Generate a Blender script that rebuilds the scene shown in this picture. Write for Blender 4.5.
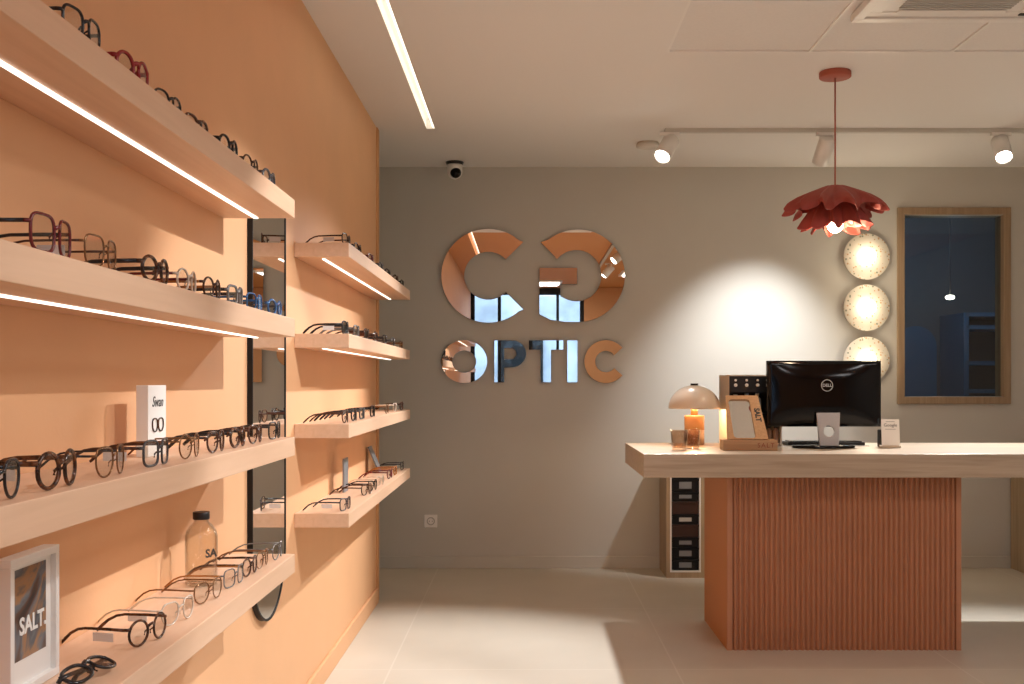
import bpy, bmesh, math, random
from math import sin, cos, pi, radians
from mathutils import Vector, Matrix, Euler
random.seed(7)
SC = bpy.context.scene
COL = SC.collection
for o in list(bpy.data.objects):
    bpy.data.objects.remove(o)

# ------------------------------------------------------------------ camera, world, exposure
CAMZ, CEIL, BACK, WL = 1.207, 2.602, 6.88, -0.82
cam_data = bpy.data.cameras.new('camera')
cam = bpy.data.objects.new('camera', cam_data)
COL.objects.link(cam)
cam.location = (0, 0, CAMZ)
cam.rotation_euler = (pi / 2, 0, 0)
cam_data.sensor_width = 36
cam_data.lens = 1060 / 1024 * 36
cam_data.shift_x = -14 / 1024
cam_data.shift_y = 40 / 1024
cam_data.clip_start = 0.02
SC.camera = cam

world = bpy.data.worlds.new('world')
SC.world = world
world.use_nodes = True
wbg = world.node_tree.nodes['Background']
wbg.inputs['Color'].default_value = (0.42, 0.60, 0.85, 1)
wbg.inputs['Strength'].default_value = 3.6

SC.view_settings.view_transform = 'Standard'
SC.view_settings.look = 'None'
SC.view_settings.gamma = 1
SC.view_settings.exposure = 0.34
SC.view_settings.use_curve_mapping = False
SC.cycles.use_denoising = True
SC.cycles.max_bounces = 10
SC.cycles.diffuse_bounces = 5
SC.cycles.glossy_bounces = 6
SC.cycles.transparent_max_bounces = 24
SC.cycles.sample_clamp_indirect = 4
SC.cycles.caustics_reflective = False
SC.cycles.caustics_refractive = False
WARM = (0.99, 0.99, 1.0)
WARMER = (1.0, 0.70, 0.42)


def spot_light(name, loc, target, watt, angle, blend=0.5, radius=0.02, color=WARM, parent=None):
    l = bpy.data.lights.new(name, 'SPOT')
    l.energy = watt; l.color = color; l.spot_size = radians(angle); l.spot_blend = blend
    l.shadow_soft_size = radius
    o = bpy.data.objects.new(name, l)
    COL.objects.link(o)
    o.location = loc
    d = Vector(target) - Vector(loc)
    o.rotation_euler = d.to_track_quat('-Z', 'Y').to_euler()
    if parent:
        o.parent = parent
        o.matrix_parent_inverse = Matrix.Identity(4)
    return o


def point_light(name, loc, watt, radius, color=WARM):
    l = bpy.data.lights.new(name, 'POINT')
    l.energy = watt; l.color = color; l.shadow_soft_size = radius
    o = bpy.data.objects.new(name, l)
    COL.objects.link(o)
    o.location = loc
    return o


def area_light(name, loc, sx, sy, watt, color=WARM, rot=(0, 0, 0)):
    l = bpy.data.lights.new(name, 'AREA')
    l.shape = 'RECTANGLE'; l.size = sx; l.size_y = sy; l.energy = watt; l.color = color
    o = bpy.data.objects.new(name, l)
    COL.objects.link(o)
    o.location = loc; o.rotation_euler = rot
    return o


# energies of the lamps of the shop and of the added fill (their fixtures are built further down)
P_SHELF_SPOT = 128       # track spot over the aisle, aimed at the eyewear wall
P_WALL_SPOT = 135        # middle track spot, aimed at the rear wall
P_ROOM_SPOT = 290        # the two track spots aimed into the room
P_FILL = 7.5            # unseen fill panels, added to brighten the room
E_STRIP = 1.8            # shelf strips
E_SLOT = 1.8              # ceiling slot
fill_spots = [(1.5, 2.3), (3.0, 2.3), (1.5, 0.2), (0.2, -1.1), (3.3, 0.2)]
for k, (px_, py_) in enumerate(fill_spots):
    area_light('fill_light', (px_, py_, CEIL - 0.03), 0.5, 0.5, P_FILL, (0.98, 0.98, 1.0))  # general fill added from above, outside the view
SHELF_SPOT = Vector((0.88, 2.85, 2.43))
spot_light('shelf_spot_light', SHELF_SPOT, (-0.75, 3.15, 0.62), P_SHELF_SPOT, 63, 0.35, 0.015)
SHELF_SPOT_2 = Vector((0.88, 1.45, 2.43))
spot_light('shelf_spot_light', SHELF_SPOT_2, (-0.75, 1.65, 0.42), P_SHELF_SPOT * 0.42, 50, 0.7, 0.015)


# ------------------------------------------------------------------ materials
def new_mat(name):
    m = bpy.data.materials.new(name)
    m.use_nodes = True
    return m, m.node_tree.nodes, m.node_tree.links, m.node_tree.nodes['Principled BSDF']


def mat(name, color, rough=0.5, metal=0.0, coat=0.0, noise=0.0, nscale=20, bump=0.0, bscale=80,
        emit=None, estr=0.0, stretch=None, spec=0.5):
    m, N, L, b = new_mat(name)
    b.inputs['Base Color'].default_value = (*color, 1)
    b.inputs['Roughness'].default_value = rough
    b.inputs['Metallic'].default_value = metal
    b.inputs['Coat Weight'].default_value = coat
    b.inputs['Specular IOR Level'].default_value = spec
    if emit:
        b.inputs['Emission Color'].default_value = (*emit, 1)
        b.inputs['Emission Strength'].default_value = estr
    if noise or bump:
        tc = N.new('ShaderNodeTexCoord')
        mp = N.new('ShaderNodeMapping')
        L.new(tc.outputs['Object'], mp.inputs['Vector'])
        if stretch:
            mp.inputs['Scale'].default_value = stretch
    if noise:
        nt = N.new('ShaderNodeTexNoise')
        nt.inputs['Scale'].default_value = nscale
        nt.inputs['Detail'].default_value = 5
        L.new(mp.outputs['Vector'], nt.inputs['Vector'])
        r = N.new('ShaderNodeValToRGB')
        r.color_ramp.elements[0].position = 0.3
        r.color_ramp.elements[1].position = 0.7
        r.color_ramp.elements[0].color = (*[c * (1 - noise) for c in color], 1)
        r.color_ramp.elements[1].color = (*[min(1, c * (1 + noise)) for c in color], 1)
        L.new(nt.outputs['Fac'], r.inputs['Fac'])
        L.new(r.outputs['Color'], b.inputs['Base Color'])
    if bump:
        n2 = N.new('ShaderNodeTexNoise')
        n2.inputs['Scale'].default_value = bscale
        n2.inputs['Detail'].default_value = 4
        L.new(mp.outputs['Vector'], n2.inputs['Vector'])
        bp = N.new('ShaderNodeBump')
        bp.inputs['Strength'].default_value = bump
        bp.inputs['Distance'].default_value = 0.002
        L.new(n2.outputs['Fac'], bp.inputs['Height'])
        L.new(bp.outputs['Normal'], b.inputs['Normal'])
    return m


def glass_mat(name, tint=(1, 1, 1), gloss=0.12, rough=0.02):
    """clear sheet: transparent with a fresnel reflection"""
    m = bpy.data.materials.new(name)
    m.use_nodes = True
    N, L = m.node_tree.nodes, m.node_tree.links
    N.clear()
    out = N.new('ShaderNodeOutputMaterial')
    tr = N.new('ShaderNodeBsdfTransparent'); tr.inputs['Color'].default_value = (*tint, 1)
    gl = N.new('ShaderNodeBsdfGlossy'); gl.inputs['Roughness'].default_value = rough
    lw = N.new('ShaderNodeLayerWeight'); lw.inputs['Blend'].default_value = 0.5
    pw = N.new('ShaderNodeMath'); pw.operation = 'POWER'; pw.inputs[1].default_value = 4.0
    L.new(lw.outputs['Facing'], pw.inputs[0])
    ma = N.new('ShaderNodeMath'); ma.operation = 'MULTIPLY_ADD'
    ma.inputs[1].default_value = gloss * 3; ma.inputs[2].default_value = 0.04
    L.new(pw.outputs[0], ma.inputs[0])
    mx = N.new('ShaderNodeMixShader')
    L.new(ma.outputs[0], mx.inputs['Fac'])
    L.new(tr.outputs['BSDF'], mx.inputs[1]); L.new(gl.outputs['BSDF'], mx.inputs[2])
    L.new(mx.outputs['Shader'], out.inputs['Surface'])
    return m


def wood_mat(name, c1, c2, axis='Y', scale=1.0, rough=0.45):
    m, N, L, b = new_mat(name)
    tc = N.new('ShaderNodeTexCoord'); mp = N.new('ShaderNodeMapping')
    s = {'X': (0.6, 14, 14), 'Y': (14, 0.6, 14), 'Z': (14, 14, 0.6)}[axis]
    mp.inputs['Scale'].default_value = [v * scale for v in s]
    L.new(tc.outputs['Object'], mp.inputs['Vector'])
    nt = N.new('ShaderNodeTexNoise'); nt.inputs['Scale'].default_value = 3.5
    nt.inputs['Detail'].default_value = 8; nt.inputs['Distortion'].default_value = 0.6
    L.new(mp.outputs['Vector'], nt.inputs['Vector'])
    r = N.new('ShaderNodeValToRGB')
    r.color_ramp.elements[0].position = 0.32; r.color_ramp.elements[1].position = 0.68
    r.color_ramp.elements[0].color = (*c1, 1); r.color_ramp.elements[1].color = (*c2, 1)
    L.new(nt.outputs['Fac'], r.inputs['Fac']); L.new(r.outputs['Color'], b.inputs['Base Color'])
    b.inputs['Roughness'].default_value = rough
    bp = N.new('ShaderNodeBump'); bp.inputs['Strength'].default_value = 0.12
    bp.inputs['Distance'].default_value = 0.001
    L.new(nt.outputs['Fac'], bp.inputs['Height']); L.new(bp.outputs['Normal'], b.inputs['Normal'])
    return m


def emis_mat(name, color, strength):
    m, N, L, b = new_mat(name)
    b.inputs['Base Color'].default_value = (*color, 1)
    b.inputs['Emission Color'].default_value = (*color, 1)
    b.inputs['Emission Strength'].default_value = strength
    return m


M = {}
M['peach'] = mat('peach_paint', (0.74, 0.42, 0.22), 0.6, noise=0.03, nscale=3, bump=0.15, bscale=120)
M['peach_edge'] = mat('peach_edge_paint', (0.60, 0.31, 0.135), 0.6)
M['greige'] = mat('greige_paint', (0.535, 0.52, 0.47), 0.55, noise=0.025, nscale=2, bump=0.15, bscale=140)
M['ceiling'] = mat('ceiling_paint', (0.81, 0.79, 0.765), 0.7, bump=0.05, bscale=60)
M['ceiling_orange'] = mat('terracotta_ceiling_paint', (0.62, 0.27, 0.08), 0.7)
M['tile_panel'] = mat('ceiling_tile', (0.77, 0.75, 0.73), 0.85, noise=0.02, nscale=90, bump=0.2, bscale=260)
M['white'] = mat('white_plastic', (0.82, 0.80, 0.77), 0.35)
M['white_matt'] = mat('white_card', (0.85, 0.83, 0.79), 0.6)
M['trackw'] = mat('track_white', (0.55, 0.53, 0.48), 0.4)
M['shelf'] = wood_mat('peach_oak_laminate', (0.70, 0.455, 0.295), (0.76, 0.51, 0.345), 'Y', 1.0, 0.42)
M['oak'] = wood_mat('pale_oak', (0.37, 0.285, 0.20), (0.50, 0.40, 0.295), 'X', 1.2, 0.35)
M['oak_top'] = wood_mat('pale_oak_top', (0.46, 0.36, 0.26), (0.58, 0.47, 0.345), 'X', 1.0, 0.3)
M['cab_wood'] = wood_mat('cabinet_oak', (0.33, 0.24, 0.145), (0.44, 0.33, 0.21), 'Z', 1.0, 0.45)
M['frame_wood'] = wood_mat('frame_oak', (0.26, 0.175, 0.10), (0.35, 0.25, 0.155), 'Z', 1.0, 0.45)
M['small_wood'] = wood_mat('display_wood', (0.50, 0.28, 0.13), (0.60, 0.36, 0.18), 'Z', 2.0, 0.5)
M['small_wood_h'] = wood_mat('display_wood_base', (0.42, 0.24, 0.12), (0.52, 0.32, 0.17), 'X', 2.0, 0.5)
M['terra'] = mat('terracotta_lacquer', (0.46, 0.205, 0.105), 0.5, noise=0.04, nscale=5)
M['terra_side'] = mat('terracotta_side_panel', (0.50, 0.20, 0.065), 0.5)
M['black'] = mat('black_plastic', (0.008, 0.008, 0.009), 0.35)
M['blackframe'] = mat('black_metal', (0.005, 0.005, 0.005), 0.5, spec=0.3)
M['gloss_black'] = mat('gloss_black', (0.003, 0.003, 0.004), 0.10, coat=0.0, spec=0.3)
M['silver'] = mat('brushed_silver', (0.50, 0.51, 0.53), 0.35, metal=0.25, noise=0.15, nscale=300)
M['mirror'] = mat('mirror_glass', (0.88, 0.90, 0.89), 0.0, metal=1.0)
M['sign_mirror'] = mat('polished_mirror_metal', (0.90, 0.88, 0.84), 0.008, metal=1.0)
M['red'] = mat('rust_red_felt', (0.33, 0.055, 0.04), 0.55, noise=0.08, nscale=8)
M['cord'] = mat('rust_red_cord', (0.42, 0.10, 0.06), 0.6)
M['lampshade'] = mat('cream_glazed_shade', (0.74, 0.62, 0.50), 0.28, coat=0.4)
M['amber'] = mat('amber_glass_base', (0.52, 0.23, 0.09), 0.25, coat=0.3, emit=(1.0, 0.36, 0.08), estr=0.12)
M['amber_low'] = mat('brown_glass_base', (0.36, 0.22, 0.14), 0.25, coat=0.3)
M['cupglass'] = glass_mat('brown_tinted_glass', (0.86, 0.76, 0.67), 0.6)
M['glass'] = glass_mat('clear_glass', (0.985, 0.985, 0.98), 0.10)
M['bottle'] = glass_mat('bottle_glass', (0.94, 0.92, 0.88), 0.5)
M['lens'] = glass_mat('spectacle_lens', (0.95, 0.95, 0.94), 0.16)
M['lens_dark'] = glass_mat('smoky_lens', (0.35, 0.33, 0.30), 0.25)
M['winglass'] = glass_mat('window_glass', (0.76, 0.82, 0.86), 0.12)
M['strip'] = emis_mat('led_strip', (1.0, 0.93, 0.84), E_STRIP)
M['slot'] = emis_mat('led_slot', (1.0, 0.90, 0.74), E_SLOT)
M['bulb'] = emis_mat('lamp_bulb', (1.0, 0.86, 0.66), 9.0)
M['spotface'] = emis_mat('spot_lens', (1.0, 0.93, 0.82), 30)
M['fillglow'] = emis_mat('fill_diffuser', (1.0, 0.88, 0.74), 1.6)  # glow of the added fill panels
M['price'] = mat('price_tag_card', (0.72, 0.72, 0.72), 0.4)
M['ink'] = mat('dark_ink', (0.03, 0.03, 0.03), 0.6)
M['ink_brown'] = mat('brown_ink', (0.30, 0.07, 0.03), 0.6)
M['lettering'] = mat('white_lettering', (0.85, 0.85, 0.83), 0.5)
M['beige'] = mat('beige_side', (0.62, 0.53, 0.42), 0.55)
M['blue_dark'] = mat('dark_blue_paint', (0.14, 0.17, 0.20), 0.6)
M['blue_mid'] = mat('blue_paint', (0.08, 0.20, 0.36), 0.5)
M['asphalt'] = mat('pavement', (0.14, 0.15, 0.16), 0.8, noise=0.2, nscale=6)
M['facade'] = mat('street_facade', (0.62, 0.66, 0.70), 0.8, noise=0.35, nscale=1.2)
M['labelgrey'] = mat('grey_label', (0.20, 0.215, 0.23), 0.45)
M['labellight'] = mat('light_label', (0.45, 0.44, 0.41), 0.45)
M['boxblack'] = mat('black_case', (0.006, 0.006, 0.008), 0.5, spec=0.25)
M['boxbrown'] = mat('dark_brown_case', (0.035, 0.014, 0.010), 0.45)
M['grout'] = mat('grout', (0.70, 0.66, 0.58), 0.7)
M['cable'] = mat('white_cable', (0.65, 0.63, 0.6), 0.4)
M['sensor'] = mat('pale_sensor', (0.66, 0.62, 0.56), 0.5)


def floor_material():
    m, N, L, b = new_mat('beige_porcelain_tiles')
    tc = N.new('ShaderNodeTexCoord'); mp = N.new('ShaderNodeMapping')
    mp.inputs['Location'].default_value = (0.57, 0.35, 0)
    L.new(tc.outputs['Object'], mp.inputs['Vector'])
    br = N.new('ShaderNodeTexBrick')
    br.offset = 0; br.squash = 1
    br.inputs['Scale'].default_value = 1.0
    br.inputs['Brick Width'].default_value = 1.2
    br.inputs['Row Height'].default_value = 1.2
    br.inputs['Mortar Size'].default_value = 0.004
    br.inputs['Mortar Smooth'].default_value = 0.2
    L.new(mp.outputs['Vector'], br.inputs['Vector'])
    nt = N.new('ShaderNodeTexNoise'); nt.inputs['Scale'].default_value = 2.2; nt.inputs['Detail'].default_value = 7
    L.new(tc.outputs['Object'], nt.inputs['Vector'])
    r = N.new('ShaderNodeValToRGB')
    r.color_ramp.elements[0].position = 0.3; r.color_ramp.elements[1].position = 0.7
    r.color_ramp.elements[0].color = (0.565, 0.515, 0.425, 1); r.color_ramp.elements[1].color = (0.615, 0.565, 0.475, 1)
    L.new(nt.outputs['Fac'], r.inputs['Fac'])
    mx = N.new('ShaderNodeMix'); mx.data_type = 'RGBA'
    L.new(br.outputs['Fac'], mx.inputs['Factor'])
    L.new(r.outputs['Color'], mx.inputs[6]); mx.inputs[7].default_value = (0.66, 0.615, 0.53, 1)
    L.new(mx.outputs[2], b.inputs['Base Color'])
    b.inputs['Roughness'].default_value = 0.42
    return m


def terrazzo_material():
    m, N, L, b = new_mat('speckled_terrazzo')
    tc = N.new('ShaderNodeTexCoord')
    v = N.new('ShaderNodeTexVoronoi'); v.inputs['Scale'].default_value = 75
    L.new(tc.outputs['Object'], v.inputs['Vector'])
    r = N.new('ShaderNodeValToRGB')
    r.color_ramp.interpolation = 'CONSTANT'
    e = r.color_ramp.elements
    e[0].position = 0; e[0].color = (0.80, 0.74, 0.62, 1)
    e[1].position = 0.60; e[1].color = (0.62, 0.40, 0.20, 1)
    for p, c in ((0.72, (0.80, 0.74, 0.62, 1)), (0.84, (0.30, 0.32, 0.22, 1)), (0.90, (0.80, 0.74, 0.62, 1)),
                 (0.94, (0.75, 0.60, 0.35, 1))):
        x = e.new(p); x.color = c
    sp = N.new('ShaderNodeSeparateColor')
    L.new(v.outputs['Color'], sp.inputs['Color']); L.new(sp.outputs['Red'], r.inputs['Fac'])
    th = N.new('ShaderNodeMath'); th.operation = 'LESS_THAN'; th.inputs[1].default_value = 0.45
    L.new(v.outputs['Distance'], th.inputs[0])
    mx = N.new('ShaderNodeMix'); mx.data_type = 'RGBA'
    L.new(th.outputs[0], mx.inputs['Factor'])
    mx.inputs[6].default_value = (0.80, 0.74, 0.62, 1); L.new(r.outputs['Color'], mx.inputs[7])
    L.new(mx.outputs[2], b.inputs['Base Color'])
    b.inputs['Roughness'].default_value = 0.4
    return m


def agate_material():
    m, N, L, b = new_mat('agate_print')
    tc = N.new('ShaderNodeTexCoord')
    mp = N.new('ShaderNodeMapping'); mp.inputs['Scale'].default_value = (1, 9, 11)
    L.new(tc.outputs['Object'], mp.inputs['Vector'])
    nt = N.new('ShaderNodeTexNoise'); nt.inputs['Scale'].default_value = 1.0
    nt.inputs['Detail'].default_value = 6; nt.inputs['Distortion'].default_value = 0.9
    L.new(mp.outputs['Vector'], nt.inputs['Vector'])
    r = N.new('ShaderNodeValToRGB')
    e = r.color_ramp.elements
    e[0].position = 0.28; e[0].color = (0.02, 0.02, 0.025, 1)
    e[1].position = 0.75; e[1].color = (0.30, 0.36, 0.42, 1)
    for p, c in ((0.38, (0.10, 0.05, 0.03, 1)), (0.45, (0.12, 0.15, 0.18, 1)), (0.50, (0.36, 0.18, 0.07, 1)),
                 (0.55, (0.07, 0.09, 0.11, 1)), (0.63, (0.25, 0.27, 0.27, 1))):
        x = e.new(p); x.color = c
    L.new(nt.outputs['Fac'], r.inputs['Fac']); L.new(r.outputs['Color'], b.inputs['Base Color'])
    b.inputs['Roughness'].default_value = 0.3
    return m


def tortoise_material(name, c1, c2):
    m, N, L, b = new_mat(name)
    tc = N.new('ShaderNodeTexCoord')
    nt = N.new('ShaderNodeTexNoise'); nt.inputs['Scale'].default_value = 90; nt.inputs['Detail'].default_value = 2
    L.new(tc.outputs['Object'], nt.inputs['Vector'])
    r = N.new('ShaderNodeValToRGB')
    r.color_ramp.elements[0].position = 0.42; r.color_ramp.elements[1].position = 0.62
    r.color_ramp.elements[0].color = (*c1, 1); r.color_ramp.elements[1].color = (*c2, 1)
    L.new(nt.outputs['Fac'], r.inputs['Fac']); L.new(r.outputs['Color'], b.inputs['Base Color'])
    b.inputs['Roughness'].default_value = 0.2
    return m


M['floor'] = floor_material()
M['terrazzo'] = terrazzo_material()
M['agate'] = agate_material()
FR = {
    'black': mat('frame_black', (0.015, 0.014, 0.016), 0.2),
    'tortoiseshell': tortoise_material('frame_tortoise', (0.022, 0.008, 0.004), (0.13, 0.042, 0.012)),
    'dark brown': mat('frame_dark_brown', (0.06, 0.022, 0.012), 0.2),
    'red': mat('frame_red', (0.30, 0.015, 0.02), 0.25),
    'dark red': mat('frame_dark_red', (0.13, 0.012, 0.014), 0.25),
    'blue': mat('frame_blue', (0.02, 0.09, 0.24), 0.25),
    'grey': mat('frame_grey', (0.16, 0.16, 0.16), 0.25),
    'dark grey': mat('frame_dark_grey', (0.05, 0.05, 0.055), 0.25),
    'clear': mat('frame_clear', (0.62, 0.55, 0.46), 0.15),
    'bronze': mat('frame_bronze', (0.24, 0.12, 0.05), 0.25, metal=0.7),
    'amber': mat('frame_amber', (0.36, 0.14, 0.03), 0.2),
    'green': mat('frame_green', (0.05, 0.09, 0.06), 0.25),
}


# ------------------------------------------------------------------ mesh helpers
def box(bm, x0, x1, y0, y1, z0, z1, mi=0):
    v = [bm.verts.new(p) for p in ((x0, y0, z0), (x1, y0, z0), (x1, y1, z0), (x0, y1, z0),
                                   (x0, y0, z1), (x1, y0, z1), (x1, y1, z1), (x0, y1, z1))]
    for f in ((0, 3, 2, 1), (4, 5, 6, 7), (0, 1, 5, 4), (1, 2, 6, 5), (2, 3, 7, 6), (3, 0, 4, 7)):
        fc = bm.faces.new([v[i] for i in f]); fc.material_index = mi
    return v


def lathe(bm, prof, seg=48, cx=0, cy=0, cz=0, axis='Z', mi=0, closed=False):
    rings = []
    for r, z in prof:
        ring = []
        for k in range(seg):
            a = 2 * pi * k / seg
            p = (r * cos(a), r * sin(a), z)
            if axis == 'Y':
                p = (p[0], p[2], p[1])
            elif axis == 'X':
                p = (p[2], p[0], p[1])
            ring.append(bm.verts.new((p[0] + cx, p[1] + cy, p[2] + cz)))
        rings.append(ring)
    for a, b in zip(rings, rings[1:]):
        for k in range(seg):
            f = bm.faces.new((a[k], a[(k + 1) % seg], b[(k + 1) % seg], b[k])); f.smooth = True; f.material_index = mi
    if closed:
        a, b = rings[-1], rings[0]
        for k in range(seg):
            f = bm.faces.new((a[k], a[(k + 1) % seg], b[(k + 1) % seg], b[k])); f.smooth = True
    else:
        if prof[0][0] > 1e-6:
            bm.faces.new(list(reversed(rings[0])))
        if prof[-1][0] > 1e-6:
            bm.faces.new(rings[-1])
    return rings


def tube(bm, pts, r, seg=8, closed=False, flat=1.0, up=Vector((0, 0, 1)), cap=True):
    """sweep an ellipse (r across, r*flat along `up`) over the points; r may be a list"""
    pts = [Vector(p) for p in pts]
    n = len(pts)
    rings = []
    for i, p in enumerate(pts):
        if closed:
            t = pts[(i + 1) % n] - pts[i - 1]
        else:
            t = pts[min(i + 1, n - 1)] - pts[max(i - 1, 0)]
        t.normalize()
        u = Vector(up)
        if abs(u.dot(t)) > 0.95:
            u = Vector((1, 0, 0)) if abs(t.x) < 0.9 else Vector((0, 1, 0))
        s = t.cross(u).normalized()
        w = s.cross(t).normalized()
        rr = r[i] if isinstance(r, (list, tuple)) else r
        rings.append([bm.verts.new(p + s * (rr * cos(2 * pi * k / seg)) + w * (rr * flat * sin(2 * pi * k / seg)))
                      for k in range(seg)])
    m = n if closed else n - 1
    for i in range(m):
        a, b = rings[i], rings[(i + 1) % n]
        for k in range(seg):
            f = bm.faces.new((a[k], a[(k + 1) % seg], b[(k + 1) % seg], b[k])); f.smooth = True
    if not closed and cap:
        bm.faces.new(list(reversed(rings[0]))); bm.faces.new(rings[-1])


def finish(name, bm, mats, parent=None, loc=(0, 0, 0), rot=(0, 0, 0), bevel=0.0, smooth=False, segs=2):
    bmesh.ops.recalc_face_normals(bm, faces=bm.faces)
    me = bpy.data.meshes.new(name)
    bm.to_mesh(me); bm.free()
    if not isinstance(mats, (list, tuple)):
        mats = [mats]
    for mm in mats:
        me.materials.append(mm)
    if smooth:
        for p in me.polygons:
            p.use_smooth = True
    o = bpy.data.objects.new(name, me)
    COL.objects.link(o)
    o.location = loc; o.rotation_euler = rot
    if parent:
        o.parent = parent
    if bevel:
        b = o.modifiers.new('bevel', 'BEVEL')
        b.width = bevel; b.segments = segs; b.limit_method = 'ANGLE'; b.angle_limit = radians(40)
    return o


def boxobj(name, b, m, parent=None, loc=(0, 0, 0), bevel=0.0, rot=(0, 0, 0)):
    bm = bmesh.new(); box(bm, *b)
    return finish(name, bm, m, parent, loc, rot, bevel)


def tag(o, label, cat, group=None, kind=None):
    o['label'] = label; o['category'] = cat
    if group: o['group'] = group
    if kind: o['kind'] = kind
    return o


def thing(name, label, cat, loc=(0, 0, 0), rz=0.0, group=None):
    o = bpy.data.objects.new(name, None)
    o.empty_display_size = 0.05
    COL.objects.link(o)
    o.location = loc; o.rotation_euler = (0, 0, rz)
    return tag(o, label, cat, group)


def struct(o, label=None):
    o['kind'] = 'structure'
    if label: o['label'] = label
    return o


def shape2d(name, loops, depth, m, parent=None, loc=(0, 0, 0), rot=(pi / 2, 0, 0), bevel=0.0):
    """a flat outline (with holes) extruded to a solid; drawn in x,z of the wall"""
    cu = bpy.data.curves.new(name, 'CURVE')
    cu.dimensions = '2D'; cu.fill_mode = 'BOTH'; cu.extrude = depth / 2; cu.bevel_depth = bevel
    for lp in loops:
        s = cu.splines.new('POLY')
        s.points.add(len(lp) - 1)
        for i, p in enumerate(lp):
            s.points[i].co = (p[0], p[1], 0, 1)
        s.use_cyclic_u = True
    tmp = bpy.data.objects.new(name + '_outline', cu)
    COL.objects.link(tmp)
    dg = bpy.context.evaluated_depsgraph_get()
    me = bpy.data.meshes.new_from_object(tmp.evaluated_get(dg))
    bpy.data.objects.remove(tmp); bpy.data.curves.remove(cu)
    me.materials.clear(); me.materials.append(m)
    o = bpy.data.objects.new(name, me)
    COL.objects.link(o)
    o.location = loc; o.rotation_euler = rot
    if parent: o.parent = parent
    return o


def text_obj(name, body, size, m, parent=None, loc=(0, 0, 0), rot=(pi / 2, 0, 0), depth=0.0006, shear=0.0, bold=0.0,
             spacing=1.0, xs=1.0):
    cu = bpy.data.curves.new(name, 'FONT')
    cu.body = body; cu.size = size; cu.extrude = depth; cu.align_x = 'CENTER'; cu.align_y = 'CENTER'
    cu.shear = shear; cu.offset = bold; cu.space_character = spacing
    cu.resolution_u = 3
    tmp = bpy.data.objects.new(name + '_text', cu)
    COL.objects.link(tmp)
    dg = bpy.context.evaluated_depsgraph_get()
    me = bpy.data.meshes.new_from_object(tmp.evaluated_get(dg))
    bpy.data.objects.remove(tmp); bpy.data.curves.remove(cu)
    me.materials.clear(); me.materials.append(m)
    if xs != 1.0:
        me.transform(Matrix.Scale(xs, 4, (1, 0, 0)))
    o = bpy.data.objects.new(name, me)
    COL.objects.link(o)
    o.location = loc; o.rotation_euler = rot
    if parent: o.parent = parent
    return o


# ------------------------------------------------------------------ room shell
XR, YF = 4.3, -2.0         # right wall, shop front behind the camera
struct(boxobj('floor', (-1.3, XR + 0.1, YF - 0.1, BACK + 0.1, -0.1, 0), M['floor']))
struct(boxobj('wall_back', (-1.3, 2.447, BACK, BACK + 0.12, 0, CEIL), M['greige']))
struct(boxobj('wall_back.001', (3.10, XR + 0.1, BACK, BACK + 0.12, 0, CEIL), M['greige']))
struct(boxobj('wall_back.002', (2.447, 3.10, BACK, BACK + 0.12, 0, 1.112), M['greige']))
struct(boxobj('wall_back.003', (2.447, 3.10, BACK, BACK + 0.12, 2.29, CEIL), M['greige']))
struct(boxobj('wall_right', (XR, XR + 0.1, YF, BACK, 0, CEIL), M['greige']))
struct(boxobj('wall_left', (WL - 0.12, WL, YF, 5.80, 0, CEIL), M['peach']))
struct(boxobj('trim_1', (WL - 0.12, WL + 0.008, 5.80, 5.87, 0, CEIL), M['peach_edge'], bevel=0.004))
struct(boxobj('wall_corner', (-1.3, -1.2, 5.6, BACK, 0, CEIL), M['greige']))
struct(boxobj('wall_corner.001', (-1.2, WL - 0.12, 5.6, 5.7, 0, CEIL), M['greige']))
struct(boxobj('baseboard_left', (WL, WL + 0.014, YF, 5.80, 0, 0.083), M['peach'], bevel=0.003))
struct(boxobj('baseboard_back', (-1.2, XR, BACK - 0.014, BACK, 0, 0.078), M['greige'], bevel=0.003))
# shop front behind the camera: orange wall right of a tall glazed front
struct(boxobj('wall_front', (0.86, XR + 0.1, YF - 0.12, YF, 0, CEIL), M['peach_edge']))
bm = bmesh.new()
for x0, x1, z0, z1 in ((WL, 0.86, 0, 0.09), (WL, 0.86, 2.50, CEIL), (WL, -0.76, 0.09, 2.5), (0.80, 0.86, 0.09, 2.5),
                       (0.02, 0.10, 0.09, 2.5), (-0.42, -0.37, 0.09, 2.5), (0.45, 0.49, 0.09, 2.5), (WL, 0.86, 1.98, 2.04)):
    box(bm, x0, x1, YF - 0.06, YF, z0, z1)
w1 = struct(finish('window_1', bm, M['blackframe']))
boxobj('pane', (-0.76, 0.80, YF - 0.036, YF - 0.028, 0.09, 2.5), M['glass'], w1)
# street outside
struct(boxobj('pavement_outside', (-9, 9, -12, YF - 0.12, -0.12, -0.02), M['asphalt']))
bm = bmesh.new()
box(bm, -9, 9, -11.6, -11.3, -0.02, 3.4)
for k in range(9):
    box(bm, -8.2 + k * 1.9, -7.2 + k * 1.9, -11.3, -11.2, 0.4, 2.6, 1)
struct(finish('facade_outside', bm, [M['facade'], M['blackframe']]))

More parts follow.
